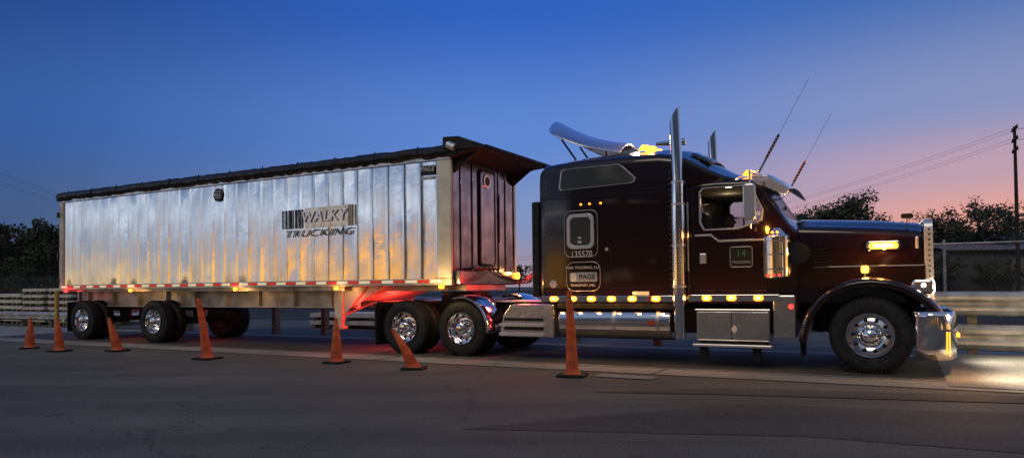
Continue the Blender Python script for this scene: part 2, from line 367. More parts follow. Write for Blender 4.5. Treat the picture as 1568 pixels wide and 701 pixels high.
# air cleaners
for y in(.08,2.46):
    ya=y+.14 if y<1 else y-.14
    cyl('air_cleaner',(4.46,ya,1.38),(4.46,ya,2.02),.2,CHROME,T,seg=40,bevel=.02)
    cyl('air_cleaner_cap',(4.46,ya,2.02),(4.46,ya,2.13),.17,CHROME,T,r2=.08,seg=40)
    for z in(1.5,1.72,1.92): cyl('air_cleaner_band',(4.46,ya,z),(4.46,ya,z+.025),.206,ALU,T,seg=40)
cyl('air_intake_duct',(4.6,.3,1.75),(4.85,.5,1.75),.1,BLACK,T)
cyl('intake_screen',(4.74,.22,1.75),(4.74,.48,1.75),.17,BLACK,T,seg=28)
multi('air_cleaner_lights',[cylgeo((4.36+.08*i,.015,1.42),(4.36+.08*i,.03,1.42),.02,seg=10) for i in range(3)],REDL,T)
multi('air_cleaner_top_glints',[cylgeo((4.36+.07*i,.015,2.06),(4.36+.07*i,.05,2.06),.018,seg=10) for i in range(3)],AMBER,T)  # glowing discs stand in for amber reflections on the chrome
# stacks
for y,zt in((.0,4.02),(2.54,4.12)):
    v,f=cylgeo((3.02,y,2.9),(3.02,y,zt),.085,seg=28)
    v=[Vector(p) for p in v]
    for p in v[28:]: p.z+= (p.x-3.02)*1.6-.02; p.x-=.03
    MO('exhaust_stack',v,f,CHROME,T,smooth=True)
    cyl('muffler_shield',(3.02,y,.95),(3.02,y,2.9),.105,CHROME,T,seg=28); cyl('exhaust_lower',(3.02,y,.45),(3.02,y,.95),.085,CHROME,T,seg=24)
    for z in(1.25,1.9,2.55,2.9): cyl('muffler_clamp',(3.02,y,z),(3.02,y,z+.03),.111,TRIM,T,seg=28)
    hg=[]
    for k in range(26):
        for q in range(3):
            a=R((-115+25*q+12*(k%2)) if y<1 else (65+25*q)); dx,dy=math.cos(a),math.sin(a)
            hg.append(cylgeo((3.02+dx*.1,y+dy*.1,1.32+.045*k),(3.02+dx*.1065,y+dy*.1065,1.32+.045*k),.008,seg=8))
    multi('shield_perforations',hg,BLACK,T)
# light strips
box('sleeper_light_strip',.56,2.9,.05,.085,1.02,1.12,CHROME,T,.006); box('cab_light_strip',3.14,4.5,.11,.155,1.03,1.13,CHROME,T,.006)
LT=[.80,1.15,1.50,1.86,2.22,2.62]; LC=[3.42,3.80,4.20]
for x,ya,zz in [(x,.02,1.07) for x in LT]+[(x,.08,1.08) for x in LC]:
    prism('side_marker',rrect(x-.07,x+.07,zz-.045,zz+.045,.04),ya,ya+.035,AMBER,T,.008)
    prism('side_marker_core',rrect(x-.03,x+.03,zz-.018,zz+.018,.015),ya-.005,ya,AMBERC,T,.002)
# sleeper features
o_=rrect(1.06,1.56,1.92,2.52,.11); i_=rrect(1.12,1.50,1.98,2.46,.08)
frame_ring('sleeper_window_frame',o_,i_,.045,.085,TRIM,T); prism('sleeper_window_glass',i_,.062,.079,MGLASS,T,0)
frame_ring('sleeper_door_outline',rrect(1.0,1.62,1.78,2.58,.12),rrect(1.010,1.610,1.790,2.570,.11),.07,.082,GREY,T)
up=[(.96,2.95),(.94,3.0),(.98,3.27),(1.04,3.30),(1.98,3.30),(2.05,3.27),(2.28,3.06),(2.26,3.0),(2.2,2.98)]
frame_ring('upper_window_trim',inset(up,-.025),up,.055,.083,TRIM,T); prism('upper_window_glass',up,.066,.079,MGLASS,T,0)
text('unit_number','135570',1.32,.072,1.83,.15,WHITE,T,xs=.85)
frame_ring('company_sign_outline',rrect(1.03,1.66,1.2,1.7,.14),rrect(1.040,1.650,1.210,1.690,.13),.07,.082,GREY,T)
text('company_name','W&R TRUCKING, LLC',1.34,.074,1.60,.062,WHITE,T,xs=1)
prism('company_plate',rrect(1.1,1.6,1.36,1.52,.03),.066,.079,GREY,T,.001); text('company_plate_text','PAGE',1.42,.062,1.44,.12,DECAL,T)
box('plate_crest',1.12,1.22,.06,.066,1.37,1.51,WHITE,T,.002)
text('company_town','TRANSPORT, INC.',1.34,.074,1.30,.055,WHITE,T)
for a in range(2): prism('small_decal',rrect(1.26,1.33,2.02+.07*a,2.06+.07*a,.015),.055,.061,GREY if a%2 else WHITE,T,0)
cyl('fuel_badge',(.78,.07,1.33),(.78,.082,1.33),.07,GREY,T,seg=20); box('reg_plate',2.22,2.5,.066,.08,1.13,1.19,WHITE,T,.002)
for x in(.66,2.86): multi('rivet_row',[cylgeo((x,.07,1.2+.09*k),(x,.083,1.2+.09*k),.006,seg=6) for k in range(22)],GREY,T)
box('sleeper_belt_seam',.56,2.98,.074,.083,2.80,2.812,BLACK,T,0); box('lower_box_door',1.85,2.75,.074,.083,1.25,1.262,BLACK,T,0)
box('sleeper_hatch_edge',1.85,1.862,.074,.083,1.25,2.0,BLACK,T,0)
cyl('hatch_lock',(1.78,.06,1.9),(1.78,.083,1.9),.03,TRIM,T)
multi('cab_side_lights',[cylgeo((x,.06,2.68),(x,.085,2.68),.018,seg=10) for x in(1.32,1.48,1.68)],AMBER,T)
box('sleeper_rear_equipment',.3,.46,.2,2.3,1.1,2.8,BLACK,T,.03)
# wind deflector on the roof
N=15; secs=[]
for k in range(11):
    u=k/10; x=1.85-1.50*u; z=3.74+.60*u-.10*math.sin(math.pi*u); hw=.45+.45*math.sin(math.pi*min(1,.15+u*.6))
    if k==9: hw*=.85
    if k==10: hw*=.55
    secs.append([(x,Yc+hw*(2*j/(N-1)-1),z+.10-.26*abs(2*j/(N-1)-1)**2.2) for j in range(N)])
o=loft('roof_wind_deflector',secs,DEFL,T,closed=False,solid=.035); o.modifiers.new('ss','SUBSURF').render_levels=1
for y in(.85,1.7): cyl('deflector_strut',(.9,y,3.6),(.62,y,4.0),.018,BLACK,T); cyl('deflector_strut_fwd',(1.5,y,3.62),(1.5,y,3.75),.018,BLACK,T)
for i in range(5):
    y=.57+i*.35; z=3.655-.1*((y-Yc)/1.)**2
    prism('sleeper_roof_light',[(2.2,z-.01),(2.42,z-.01),(2.38,z+.06),(2.27,z+.07)],y-.06,y+.06,AMBERH,T,.01)
cyl('air_horn',(2.5,.6,3.68),(3.0,.6,3.67),.03,CHROME,T,r2=.06)
# lower side
cyl('fuel_tank',(.86,.36,.68),(2.84,.36,.68),.29,CHROME,T,seg=48,bevel=.02)
for x in(1.1,1.85,2.6): cyl('tank_strap',(x,.36,.68),(x+.06,.36,.68),.297,ALU,T,seg=48)
box('tank_skirt',.84,2.9,.09,.12,.90,1.0,BLACK,T)
prism('tool_box_step',[(-.28,.40),(.80,.40),(.80,.97),(-.05,.97),(-.2,.78)],.03,.6,ALU,T,.012)
for z in(.52,.68): box('step_recess',-.18,.6,.018,.06,z,z+.055,BLACK,T,.003)
for z in(.42,.585): box('step_tread',-.26,.62,-.03,.05,z,z+.05,TRIM,T,.004)
box('battery_box',3.27,4.36,.05,.62,.42,.88,ALU,T,.02); box('battery_box_lid',3.25,4.38,.03,.63,.88,.91,CHROME,T,.008)
box('cab_step',3.22,4.40,-.02,.4,.33,.37,TRIM,T,.008); box('cab_step_support',3.3,4.3,.1,.3,.37,.42,BLACK,T)
prism('cab_step_logo',[(3.80,.60),(3.85,.67),(3.90,.60),(3.85,.53)],.04,.048,WHITE,T,.002)
box('cab_kick_panel',4.40,4.72,.14,.5,.48,1.12,ALU,T,.02); box('underbody',.9,4.6,.6,1.95,.5,.9,BLACK,T)
cyl('kick_panel_lamp',(4.66,.12,.95),(4.66,.14,.95),.035,REDL,T)
box('battery_seam',3.8,3.81,.044,.05,.44,.86,BLACK,T,0)
for x in(3.3,4.1): box('step_leg',x,x+.12,.1,.2,.12,.33,BLACK,T)
box('mud_guard_front',4.78,4.80,.1,.7,.2,.6,RUBBER,T)
cyl('fuel_tank_far',(.86,2.18,.68),(2.84,2.18,.68),.29,CHROME,T,seg=32); box('far_step_box',3.27,4.36,1.95,2.5,.4,.9,ALU,T)
# drive fender
def arcf(cx,cz,r,a0,a1,y0,y1,name):
    secs=[]
    for i in range(19):
        a=R(a0+(a1-a0)*i/18); secs.append([(cx+rr*math.cos(a),y,cz+rr*math.sin(a)) for y,rr in((y0,r-.05),(y0-.005,r-.02),(y0+.02,r),(y0+.15,r+.012),(y0+.45,r+.012),(y1,r))])
    loft(name,secs,CHROME,T,closed=False,solid=.012)
arcf(-1.10,.53,.60,108,-8,.0,.62,'drive_fender'); arcf(-1.10,.53,.60,108,-8,1.92,2.54,'drive_fender_far')
box('mud_flap',-3.14,-3.12,.02,.62,.16,.98,RUBBER,T); box('mud_flap_far',-3.14,-3.12,1.92,2.52,.16,.98,RUBBER,T)
cyl('mud_flap_bar',(-3.1,.02,1.0),(-3.1,2.5,1.0),.025,CHROME,T)
cyl('fifth_wheel_plate',(-1.75,Yc,1.12),(-1.75,Yc,1.2),.48,BLACK,T,seg=32); box('fifth_wheel_base',-2.1,-1.4,.85,1.7,.98,1.12,BLACK,T)
box('deck_plate',-.9,.45,.75,1.8,.99,1.02,ALU,T); box('tail_light_bar',-3.18,-3.14,.62,1.92,.75,.95,BLACK,T)
for y in(.75,1.0,1.55,1.8): cyl('tail_light',(-3.2,y,.85),(-3.18,y,.85),.05,REDL,T)
cyl('work_light',(.28,.5,1.25),(.24,.5,1.25),.05,REDL,T)
for y in(1.0,1.15,1.3):
    tube('air_line',[(.3,y,2.2),(.0,y,1.6+.1*(y-1)),(-.4,y,1.35),(-.9,y,1.5),(-1.24,y,1.75)],.014,BLACK,T)
# mirror & antennas
for s,y in((1,-.2),(-1,2.74)):
    prism('mirror_head',rrect(4.06,4.24,2.24,2.78,.05),y-.05,y+.05,TRIM,T,.02)
    yi=.16 if y<1 else 2.38
    for z in(2.2,2.84): tube('mirror_arm',[(4.28,yi,z),(4.16,y,z)],.012,CHROME,T)
    cyl('mirror_post',(4.16,y,2.12),(4.16,y,2.98),.014,CHROME,T)
    b=Vector((4.28,y,2.92)); d=Vector((.72,0,1.3)); 
    if s<0: d=Vector((.78,0,1.4))
    cyl('antenna_base',b,b+d*.16,.018,CHROME,T); cyl('antenna_coil',b+d*.16,b+d*.42,.018,ORANGE if s<0 else BLACK,T,seg=12)
    multi('antenna_coil_rings',[cylgeo(b+d*(.17+.035*k),b+d*(.18+.035*k),.028,seg=12) for k in range(7)],BLACK if s<0 else GREY,T)
    cyl('antenna_whip',b+d*.42,b+d*1.0,.004,GREY,T,seg=8)
    tube('antenna_bracket',[(4.16,y,2.95),tuple(b)],.012,CHROME,T)

# driver (seated, hands on the wheel)
D=empty('driver')
def skinfig(name,verts,edges,rad,mat,parent):
    me=bpy.data.meshes.new(name); me.from_pydata(verts,edges,[]); o=link(bpy.data.objects.new(name,me),parent)
    m=o.modifiers.new('sk','SKIN'); 
    for i,r in enumerate(rad): me.skin_vertices[0].data[i].radius=(r,r)
    me.skin_vertices[0].data[0].use_root=True
    s=o.modifiers.new('ss','SUBSURF'); s.levels=1; s.render_levels=2; me.materials.append(mat); return o
bx=3.42;by=1.78
vs=[(bx,by,1.72),(bx-.01,by,1.95),(bx,by,2.15),(bx,by-.19,2.17),(bx,by+.19,2.17),(bx+.12,by-.25,1.95),(bx+.12,by+.25,1.95),(bx+.38,by-.17,2.13),(bx+.38,by+.17,2.13),(bx,by,2.27),(bx+.42,by-.12,1.72),(bx+.42,by+.12,1.72),(bx+.5,by-.12,1.3),(bx+.5,by+.12,1.3)]
es=[(0,1),(1,2),(2,3),(2,4),(3,5),(4,6),(5,7),(6,8),(2,9),(0,10),(0,11),(10,12),(11,13)]
skinfig('clothed_body',vs,es,[.16,.15,.14,.08,.08,.055,.055,.035,.035,.055,.085,.085,.055,.055],SHIRT,D)
def ell(c,r,seg=20,rings=12):
    v=[];f=[]
    for i in range(rings+1):
        a=math.pi*i/rings
        for j in range(seg):
            b=2*math.pi*j/seg; v.append((c[0]+r[0]*math.sin(a)*math.cos(b),c[1]+r[1]*math.sin(a)*math.sin(b),c[2]+r[2]*math.cos(a)))
    for i in range(rings):
        for j in range(seg): f.append((i*seg+j,i*seg+(j+1)%seg,(i+1)*seg+(j+1)%seg,(i+1)*seg+j))
    return v,f
multi('head',[ell((bx+.02,by,2.40),(.095,.078,.12)),ell((bx+.03,by,2.34),(.075,.06,.075)),ell((bx+.12,by,2.385),(.022,.014,.025)),ell((bx,by-.08,2.385),(.02,.012,.03)),ell((bx,by+.08,2.385),(.02,.012,.03)),cylgeo((bx,by,2.22),(bx+.01,by,2.33),.052)],SKIN,D)
multi('cap',[ell((bx+.01,by,2.45),(.102,.085,.09)),ell((bx+.12,by,2.455),(.07,.06,.012))],DECAL,D)
for y in(-.17,.17):
    multi('hand',[ell((bx+.42,by+y,2.15),(.045,.025,.04))]+[cylgeo((bx+.43,by+y+dy,2.17),(bx+.49,by+y+dy,2.19),.009,.007,seg=8) for dy in(-.024,-.008,.008,.024)]+[cylgeo((bx+.40,by+y,2.17),(bx+.43,by+y+.035,2.21),.011,.008,seg=8)],SKIN,D)

# ============================================================ TRAILER
G=empty('dump_trailer')
xa,xb=-14.05,-1.28; yA,yB=.0,2.56
def corr(name,y,sgn):
    rnd=random.Random(7); v=[];rows=[1.46+2.26*i/16 for i in range(17)]
    x=xa+.18;pitch=.385
    n=int((xb-.34-x)/pitch); pitch=(xb-.34-x)/n
    prof=[(0,-.004),(.012,-.004),(.028,0)]+[(.028+(pitch-.044)*k/6,None) for k in range(1,6)]+[(pitch-.016,0)]
    cols=[]
    for i in range(n):
        b=rnd.uniform(-.003,.006); ph=rnd.uniform(0,6)
        for dx,yy in prof: cols.append((x+i*pitch+dx,yy,b,(dx/pitch),ph))
    cols.append((x+n*pitch,-.004,0,0,0))
    for cx,yy,b,fr,ph in cols:
        for z in rows:
            e=min(1,(z-1.46)/.15,(3.72-z)/.15)
            o=yy if yy is not None else (b*math.sin(math.pi*fr)+.003*math.sin(z*2.6+ph)*math.sin(math.pi*fr)+.001*math.sin(z*7+ph*2)*math.sin(2*math.pi*fr))*e
            v.append((cx,y+sgn*o,z))
    m=len(rows); f=[(i*m+k,(i+1)*m+k,(i+1)*m+k+1,i*m+k+1) for i in range(len(cols)-1) for k in range(m-1)]
    MO(name,v,f,TALU,G,smooth=True,ang=70)
corr('side_wall',.03,1); corr('side_wall_far',2.53,-1)
for y in(-.0,2.50):
    box('top_rail',xa,xb,y,y+.07,3.72,3.84,ALU,G,.01); box('bottom_rail',xa,xb,y-.01 if y<1 else y,y+.08 if y<1 else y+.09,1.33,1.46,FRAMEALU,G,.01)
    box('front_corner_post',xb-.34,xb,y-.005 if y<1 else y,y+.07 if y<1 else y+.075,1.46,3.72,POST,G,.03)
    box('rear_corner_post',xa-.02,xa+.18,y-.005 if y<1 else y,y+.07 if y<1 else y+.075,1.3,3.9,FRAMEALU,G,.015)
    box('top_rail_lip',xa,xb,y-.02 if y<1 else y+.07,y if y<1 else y+.09,3.7,3.73,ALU,G,.004)
R_=[];W_=[]
x=xa+.1;k=0
while x<xb-.3:
    (R_ if k%2 else W_).append(boxgeo(x,x+.27,-.014,-.0105,1.38,1.435)); x+=.29;k+=1
multi('reflective_tape_red',R_,TAPER,G,False); multi('reflective_tape_white',W_,TAPEW,G,False)
box('front_wall',xb-.05,xb,.07,2.50,1.35,3.84,DALU,G,.004); box('rear_gate',xa,xa+.05,.07,2.50,1.35,3.84,ALU,G,.004)
box('trailer_floor',xa+.05,xb-.05,.08,2.5,1.36,1.42,BLACK,G); 
for y in(.30,.72,1.75,2.05,2.42): box('front_wall_rib',xb,xb+.025,y,y+.04,1.46,3.7,DALU,G,.006)
frame_ring('front_hatch_frame',rrect(0,.62,0,1.95,.1),rrect(.04,.58,.04,1.91,.08),0,.04,BLACK,G); o=bpy.data.objects['front_hatch_frame']; o.rotation_euler=(0,0,R(90)); o.location=(xb+.04,.98,1.7)
prism('front_hatch',rrect(.04,.58,.04,1.91,.08),0,.015,DALU,G,.002); o=bpy.data.objects['front_hatch']; o.rotation_euler=(0,0,R(90)); o.location=(xb+.03,.98,1.7)
cyl('front_badge',(xb+.03,1.26,3.42),(xb+.05,1.26,3.42),.14,DECALG,G,seg=28)
cyl('front_badge_center',(xb+.05,1.26,3.42),(xb+.055,1.26,3.42),.09,DECAL,G,seg=28)
cyl('hatch_handle',(xb+.07,1.68,2.2),(xb+.07,1.68,3.2),.015,BLACK,G)
box('hose_shelf',xb,xb+.3,.35,1.3,1.62,1.66,BLACK,G)
box('lower_front_panel',xb,xb+.12,.1,2.46,1.35,1.60,DALU,G,.01)
# tarp
sx=[];n=110
rnd=random.Random(3)
for i in range(n+1):
    x=xa-.03+(xb+.05-xa)*i/n; w=rnd.uniform(-.03,.03); w2=rnd.uniform(-.02,.02)
    pts=[(-.05+w2*.5,3.75+w),(-.10+w2,3.85),(-.06+w2,3.95+w*.5),(.1,3.985+w2),(.5,4.04+w*.7),(1.28,4.11+.3*w),(2.06,4.04),(2.46,3.96),(2.6,3.92),(2.63,3.86),(2.6,3.8)]
    sx.append([(x,y,z) for y,z in pts])
loft('roll_tarp',sx,TARP,G,closed=True,ang=70)
multi('tarp_bows',[cylgeo((x,-.115,3.80),(x,-.05,3.99),.012,seg=6) for x in [xa+.5+i*1.05 for i in range(12)]],BLACK,G)
# cap
prism('front_tarp_cap',[(xb-.15,4.12),(xb+.2,4.10),(xb+.72,3.90),(xb+.74,3.82),(xb+.45,3.80),(xb+.05,3.72),(xb-.15,3.76)],-.06,2.62,BLACK,G,.02)
prism('cap_bracket',[(xb,3.72),(xb+.5,3.80),(xb,3.45)],.1,.14,BLACK,G,.004); prism('cap_bracket_far',[(xb,3.72),(xb+.5,3.80),(xb,3.45)],2.4,2.44,BLACK,G,.004)
cyl('tarp_roller',(xb+.78,-.02,3.84),(xb+.78,2.7,3.84),.05,BLACK,G); cyl('tarp_motor',(xb+.0,-.10,3.95),(xb+.16,-.10,3.88),.07,TRIM,G)
tube('tarp_arm',[(xb-.1,-.09,3.9),(xb+.3,-.1,3.86),(xb+.78,-.06,3.84)],.022,BLACK,G)
# frame
box('frame_beam',-13.9,-4.0,.52,.60,.88,1.33,FRAMEALU,G,.008); box('frame_beam_far',-13.9,-4.0,1.96,2.04,.88,1.33,FRAMEALU,G,.008)
box('frame_flange',-13.9,-4.0,.46,.62,.87,.90,FRAMEALU,G,.004)
multi('beam_stiffeners',[boxgeo(x,x+.02,.44,.52,.90,1.33) for x in [-13.5+i*1.1 for i in range(9)]],FRAMEALU,G,False)
prism('side_taper_plate',[(-13.95,1.33),(-4.0,1.33),(-4.0,1.24),(-13.95,1.28)],.1,.13,FRAMEALU,G,.004)
prism('upper_coupler',[(-4.2,1.34),(xb,1.34),(xb,1.22),(-3.2,1.22),(-3.9,1.02),(-4.2,1.02)],.5,2.06,FRAMEALU,G,.01)
prism('nose_gusset',[(-4.1,1.33),(-3.1,1.33),(-3.95,.9),(-4.1,.9)],.3,.33,FRAMEALU,G,.004)
for y in(.22,2.2):
    prism('landing_gear_leg',[(-4.42,1.33),(-4.14,1.33),(-4.2,.5),(-4.36,.5)],y,y+.12,FRAMEALU,G,.01)
    box('landing_gear_foot',-4.4,-4.16,y-.04,y+.16,.44,.5,FRAMEALU,G)
    prism('landing_gear_gusset',[(-4.14,1.32),(-3.55,1.32),(-4.16,.72)],y+.04,y+.06,FRAMEALU,G,.003)
tube('landing_gear_brace',[(-4.28,.3,.7),(-4.28,2.25,1.2)],.03,FRAMEALU,G)
for x in(-10.07,-13.04):
    place_wheel('dual',x,.0,G,sc_=1.0); place_wheel('dual',x,2.56,G,far=True)
    cyl('trailer_axle',(x,.4,.52),(x,2.2,.52),.07,BLACK,G)
    for y in(.68,1.8): box('suspension_arm',x-.1,x+.9,y,y+.1,.45,.62,BLACK,G); box('hanger_bracket',x+.6,x+.9,y,y+.12,.5,.9,BLACK,G)
box('suspension_subframe',-13.8,-8.9,.75,1.85,.78,.92,BLACK,G)
cyl('air_tank',(-9.0,.9,.75),(-8.2,.9,.75),.13,BLACK,G)
for x,m in((-13.7,REDL),(-10.9,AMBER),(-7.1,AMBER),(-4.1,AMBER),(-1.5,AMBER)):
    prism('trailer_marker_light',rrect(x-.06,x+.06,1.265,1.335,.03),-.045,-.012,m,G,.004)
cyl('nose_marker_light',(xb+.12,2.3,1.52),(xb+.18,2.3,1.52),.07,AMBERH,G)
box('rear_underride',-14.1,-14.0,.1,2.46,.45,.55,FRAMEALU,G); 
for y in(.5,2.0): box('underride_post',-14.08,-14.0,y,y+.08,.5,1.33,FRAMEALU,G)
box('rear_mudflap',-13.78,-13.76,.05,.65,.2,1.0,RUBBER,G)
for z in(3.3,2.2,1.5): box('rear_hinge',xa-.1,xa+.0,-.03,.05,z,z+.14,BLACK,G)
# graphics
multi('graphic_bars',[boxgeo(-5.68+i*.095,-5.68+i*.095+.03+.012*(i%3),.010,.015,2.58,2.98) for i in range(7)],DECALB,G,False)
prism('graphic_panel',[(-5.0,2.58),(-3.62,2.58),(-3.62,3.0),(-5.0,3.0)],.011,.014,DECALG,G,0)
multi('graphic_bars_right',[boxgeo(-3.80+i*.05,-3.775+i*.05,.005,.010,2.58,3.0) for i in range(3)],DECALB,G,False)
text('graphic_name_shadow','WALKY',-4.46,.007,2.785,.32,DECALB,G,xs=1.1,shear=.15,off=.01); text('graphic_name','WALKY',-4.49,.002,2.80,.32,TRIM,G,xs=1.1,shear=.15,off=.01)
text('graphic_trucking','TRUCKING',-4.66,.005,2.455,.20,DECALB,G,xs=1.75,shear=.3,off=.0,sp=1.12)
cyl('maker_badge',(-7.7,-.01,3.47),(-7.7,.02,3.47),.15,DECAL,G,seg=28); text('maker_badge_text','MAC',-7.7,-.014,3.47,.11,WHITE,G)
for dz in(.07,-.07): box('maker_badge_bar',-7.8,-7.6,-.015,-.010,3.47+dz,3.485+dz,WHITE,G,0)
prism('trailer_plate',rrect(-1.98,-1.66,3.44,3.62,.01),.0,.006,DECAL,G,0); text('trailer_plate_text','PAGE',-1.82,-.004,3.55,.13,WHITE,G,shear=.2); box('trailer_plate_sub',-1.96,-1.68,.0,.006,3.36,3.41,GREY,G,0)

# ============================================================ GROUND
def sheet(name,pts,z,mat):
    return MO(name,[(x,y,z) for x,y in pts],[tuple(range(len(pts)))],mat)
def asphalt(name,c0,c1,rough=.8,cr_=True,spec=.3,sc1=.35):
    m=bpy.data.materials.new(name); m.use_nodes=True
    n=m.node_tree.nodes; l=m.node_tree.links; b=n['Principled BSDF']; b.inputs['Roughness'].default_value=rough; b.inputs['Specular IOR Level'].default_value=spec
    tc=n.new('ShaderNodeTexCoord')
    a=n.new('ShaderNodeTexNoise'); a.inputs['Scale'].default_value=sc1; a.inputs['Detail'].default_value=10; a.inputs['Roughness'].default_value=.62; l.new(tc.outputs['Object'],a.inputs['Vector'])
    r=n.new('ShaderNodeValToRGB'); e=r.color_ramp.elements; e[0].position=.33; e[0].color=(*c0,1); e[1].position=.68; e[1].color=(*c1,1); l.new(a.outputs['Fac'],r.inputs[0])
    g=n.new('ShaderNodeTexNoise'); g.inputs['Scale'].default_value=55; g.inputs['Detail'].default_value=4; l.new(tc.outputs['Object'],g.inputs['Vector'])
    gr=n.new('ShaderNodeMapRange'); gr.inputs['From Min'].default_value=.3; gr.inputs['From Max'].default_value=.7; gr.inputs['To Min'].default_value=.5; gr.inputs['To Max'].default_value=1.5; l.new(g.outputs['Fac'],gr.inputs['Value'])
    mx=n.new('ShaderNodeVectorMath'); mx.operation='MULTIPLY'; l.new(r.outputs[0],mx.inputs[0]); l.new(gr.outputs[0],mx.inputs[1])
    last=mx.outputs[0]
    if cr_:
        mp=n.new('ShaderNodeMapping'); mp.inputs['Rotation'].default_value=(0,0,R(AL)); mp.inputs['Scale'].default_value=(.12,.9,1); l.new(tc.outputs['Object'],mp.inputs[0])
        tn=n.new('ShaderNodeTexNoise'); tn.inputs['Scale'].default_value=1.2; tn.inputs['Detail'].default_value=5; l.new(mp.outputs[0],tn.inputs['Vector'])
        tr_=n.new('ShaderNodeMapRange'); tr_.inputs['From Min'].default_value=.35; tr_.inputs['From Max'].default_value=.65; tr_.inputs['To Min'].default_value=.82; tr_.inputs['To Max'].default_value=1.12; l.new(tn.outputs['Fac'],tr_.inputs['Value'])
        m3=n.new('ShaderNodeVectorMath'); m3.operation='MULTIPLY'; l.new(last,m3.inputs[0]); l.new(tr_.outputs[0],m3.inputs[1]); last=m3.outputs[0]
        # scattered oil spots
        on=n.new('ShaderNodeTexNoise'); on.inputs['Scale'].default_value=2.6; on.inputs['Detail'].default_value=3; l.new(tc.outputs['Object'],on.inputs['Vector'])
        orr=n.new('ShaderNodeMapRange'); orr.inputs['From Min'].default_value=.66; orr.inputs['From Max'].default_value=.72; orr.inputs['To Min'].default_value=1; orr.inputs['To Max'].default_value=.65; l.new(on.outputs['Fac'],orr.inputs['Value'])
        m4=n.new('ShaderNodeVectorMath'); m4.operation='MULTIPLY'; l.new(last,m4.inputs[0]); l.new(orr.outputs[0],m4.inputs[1]); last=m4.outputs[0]
        wn=n.new('ShaderNodeTexNoise'); wn.inputs['Scale'].default_value=1.5; l.new(tc.outputs['Object'],wn.inputs['Vector'])
        ad=n.new('ShaderNodeVectorMath'); ad.operation='ADD'; l.new(tc.outputs['Object'],ad.inputs[0]); l.new(wn.outputs['Color'],ad.inputs[1])
        vo=n.new('ShaderNodeTexVoronoi'); vo.feature='DISTANCE_TO_EDGE'; vo.inputs['Scale'].default_value=.22; l.new(ad.outputs[0],vo.inputs['Vector'])
        vr=n.new('ShaderNodeMapRange'); vr.inputs['From Min'].default_value=0; vr.inputs['From Max'].default_value=.004; vr.inputs['To Min'].default_value=.65; vr.inputs['To Max'].default_value=1; l.new(vo.outputs['Distance'],vr.inputs['Value'])
        m2=n.new('ShaderNodeVectorMath'); m2.operation='MULTIPLY'; l.new(last,m2.inputs[0]); l.new(vr.outputs[0],m2.inputs[1]); last=m2.outputs[0]
    l.new(last,b.inputs['Base Color'])
    bp=n.new('ShaderNodeBump'); bp.inputs['Strength'].default_value=.5; bp.inputs['Distance'].default_value=.01; l.new(g.outputs['Fac'],bp.inputs['Height']); l.new(bp.outputs[0],b.inputs['Normal'])
    return m
ASPH=asphalt('asphalt',(.100,.098,.080),(.155,.150,.122))
ASPHD=asphalt('asphalt_shade_and_patch',(.065,.061,.051),(.100,.095,.078))
CONC=asphalt('concrete',(.22,.215,.19),(.34,.33,.29),sc1=.6)
CONCD=asphalt('concrete_worn',(.24,.235,.20),(.37,.36,.315),sc1=1)
GRASS=asphalt('dirt_and_grass',(.03,.032,.018),(.06,.058,.035),cr_=False)
sheet('ground',[(-600,-200),(600,-200),(600,900),(-600,900)],0,ASPH)
def lsheet(name,t0,t1,y0,y1,z,mat): return sheet(name,[W(t0,y0)[:2],W(t1,y0)[:2],W(t1,y1)[:2],W(t0,y1)[:2]],z,mat)
lsheet('concrete_pavement',-26,14,-1.15,3.4,.004,CONCD)
lsheet('weighbridge_deck',-17,7.0,-.35,2.95,.008,ASPHD)
lsheet('concrete_apron',6.6,16,-.9,4.5,.0125,CONC)
for i,t in enumerate((-12,-7,-2.2,2.9)):
    lsheet('pavement_joint',t,t+.03,-1.15,-.40,.0085,ASPHD)
lsheet('pavement_edge_joint',-26,14,-1.17,-1.14,.009,ASPHD)
lsheet('steel_edge_angle',-17,7.0,-.40,-.34,.012,GALV)
sheet('shade_and_repair_patch',[(-.5,6.6),(1.1,7.3),(2.5,7.75),(5.6,6.9),(9,5.4),(8,3.9),(3.9,5.4),(2.5,6.1)],.004,ASPHD)  # dark sheet puts the triangular foreground shadow into the ground colour
sheet('shade_and_repair_patch',[(.9,8.75),(2.6,9.0),(6.2,7.9),(9,7.0),(9,6.6),(5.8,7.5),(2.4,8.45)],.008,ASPHD)
lsheet('grass_field',-90,120,10.5,200,.006,GRASS)
lsheet('utility_cover',2.25,3.1,-1.75,-1.42,.012,CONC)

# cones
def cone(x,y,h,lean=0,ldir=0,tall=False):
    e=bpy.data.objects.new('traffic_cone',None); sc.collection.objects.link(e); e.location=(x,y,.004)
    bw=.2 if tall else .18
    v,f=boxgeo(-bw,bw,-bw,bw,0,.035); o=MO('rubber_base',v,f,CONEBASE,e,bevel=.012); o.rotation_euler=(0,0,R(random.uniform(-30,30)))
    r0=.105
    prof=[(.03,r0+.03),(.05,r0+.005),(.09,r0),(h*.5,(r0+.035)/2+.006),(h*.93,.036),(h*.95,.026),(h*.965,.024),(h*.97,.038),(h-.01,.036),(h,.02),(h,.0)]
    if tall: prof=[(.03,.14),(.05,.11),(.12,.088),(h*.5,.07),(h*.9,.045),(h*.905,.03),(h*.93,.03),(h*.935,.042),(h-.01,.035),(h,.0)]
    v,f=lathegeo(prof,seg=36,axis='z')
    lx,ly=math.cos(ldir)*lean,math.sin(ldir)*lean
    v=[(a+lx*(c/h)**1.2,b+ly*(c/h)**1.2,c) for a,b,c in v]
    MO('cone_body',v,f,ORANGE,e,smooth=True,ang=50)
cone(.85,10.33,1.22,-.03,0,True); cone(-5.70,13.44,1.14,-.17,0,True)
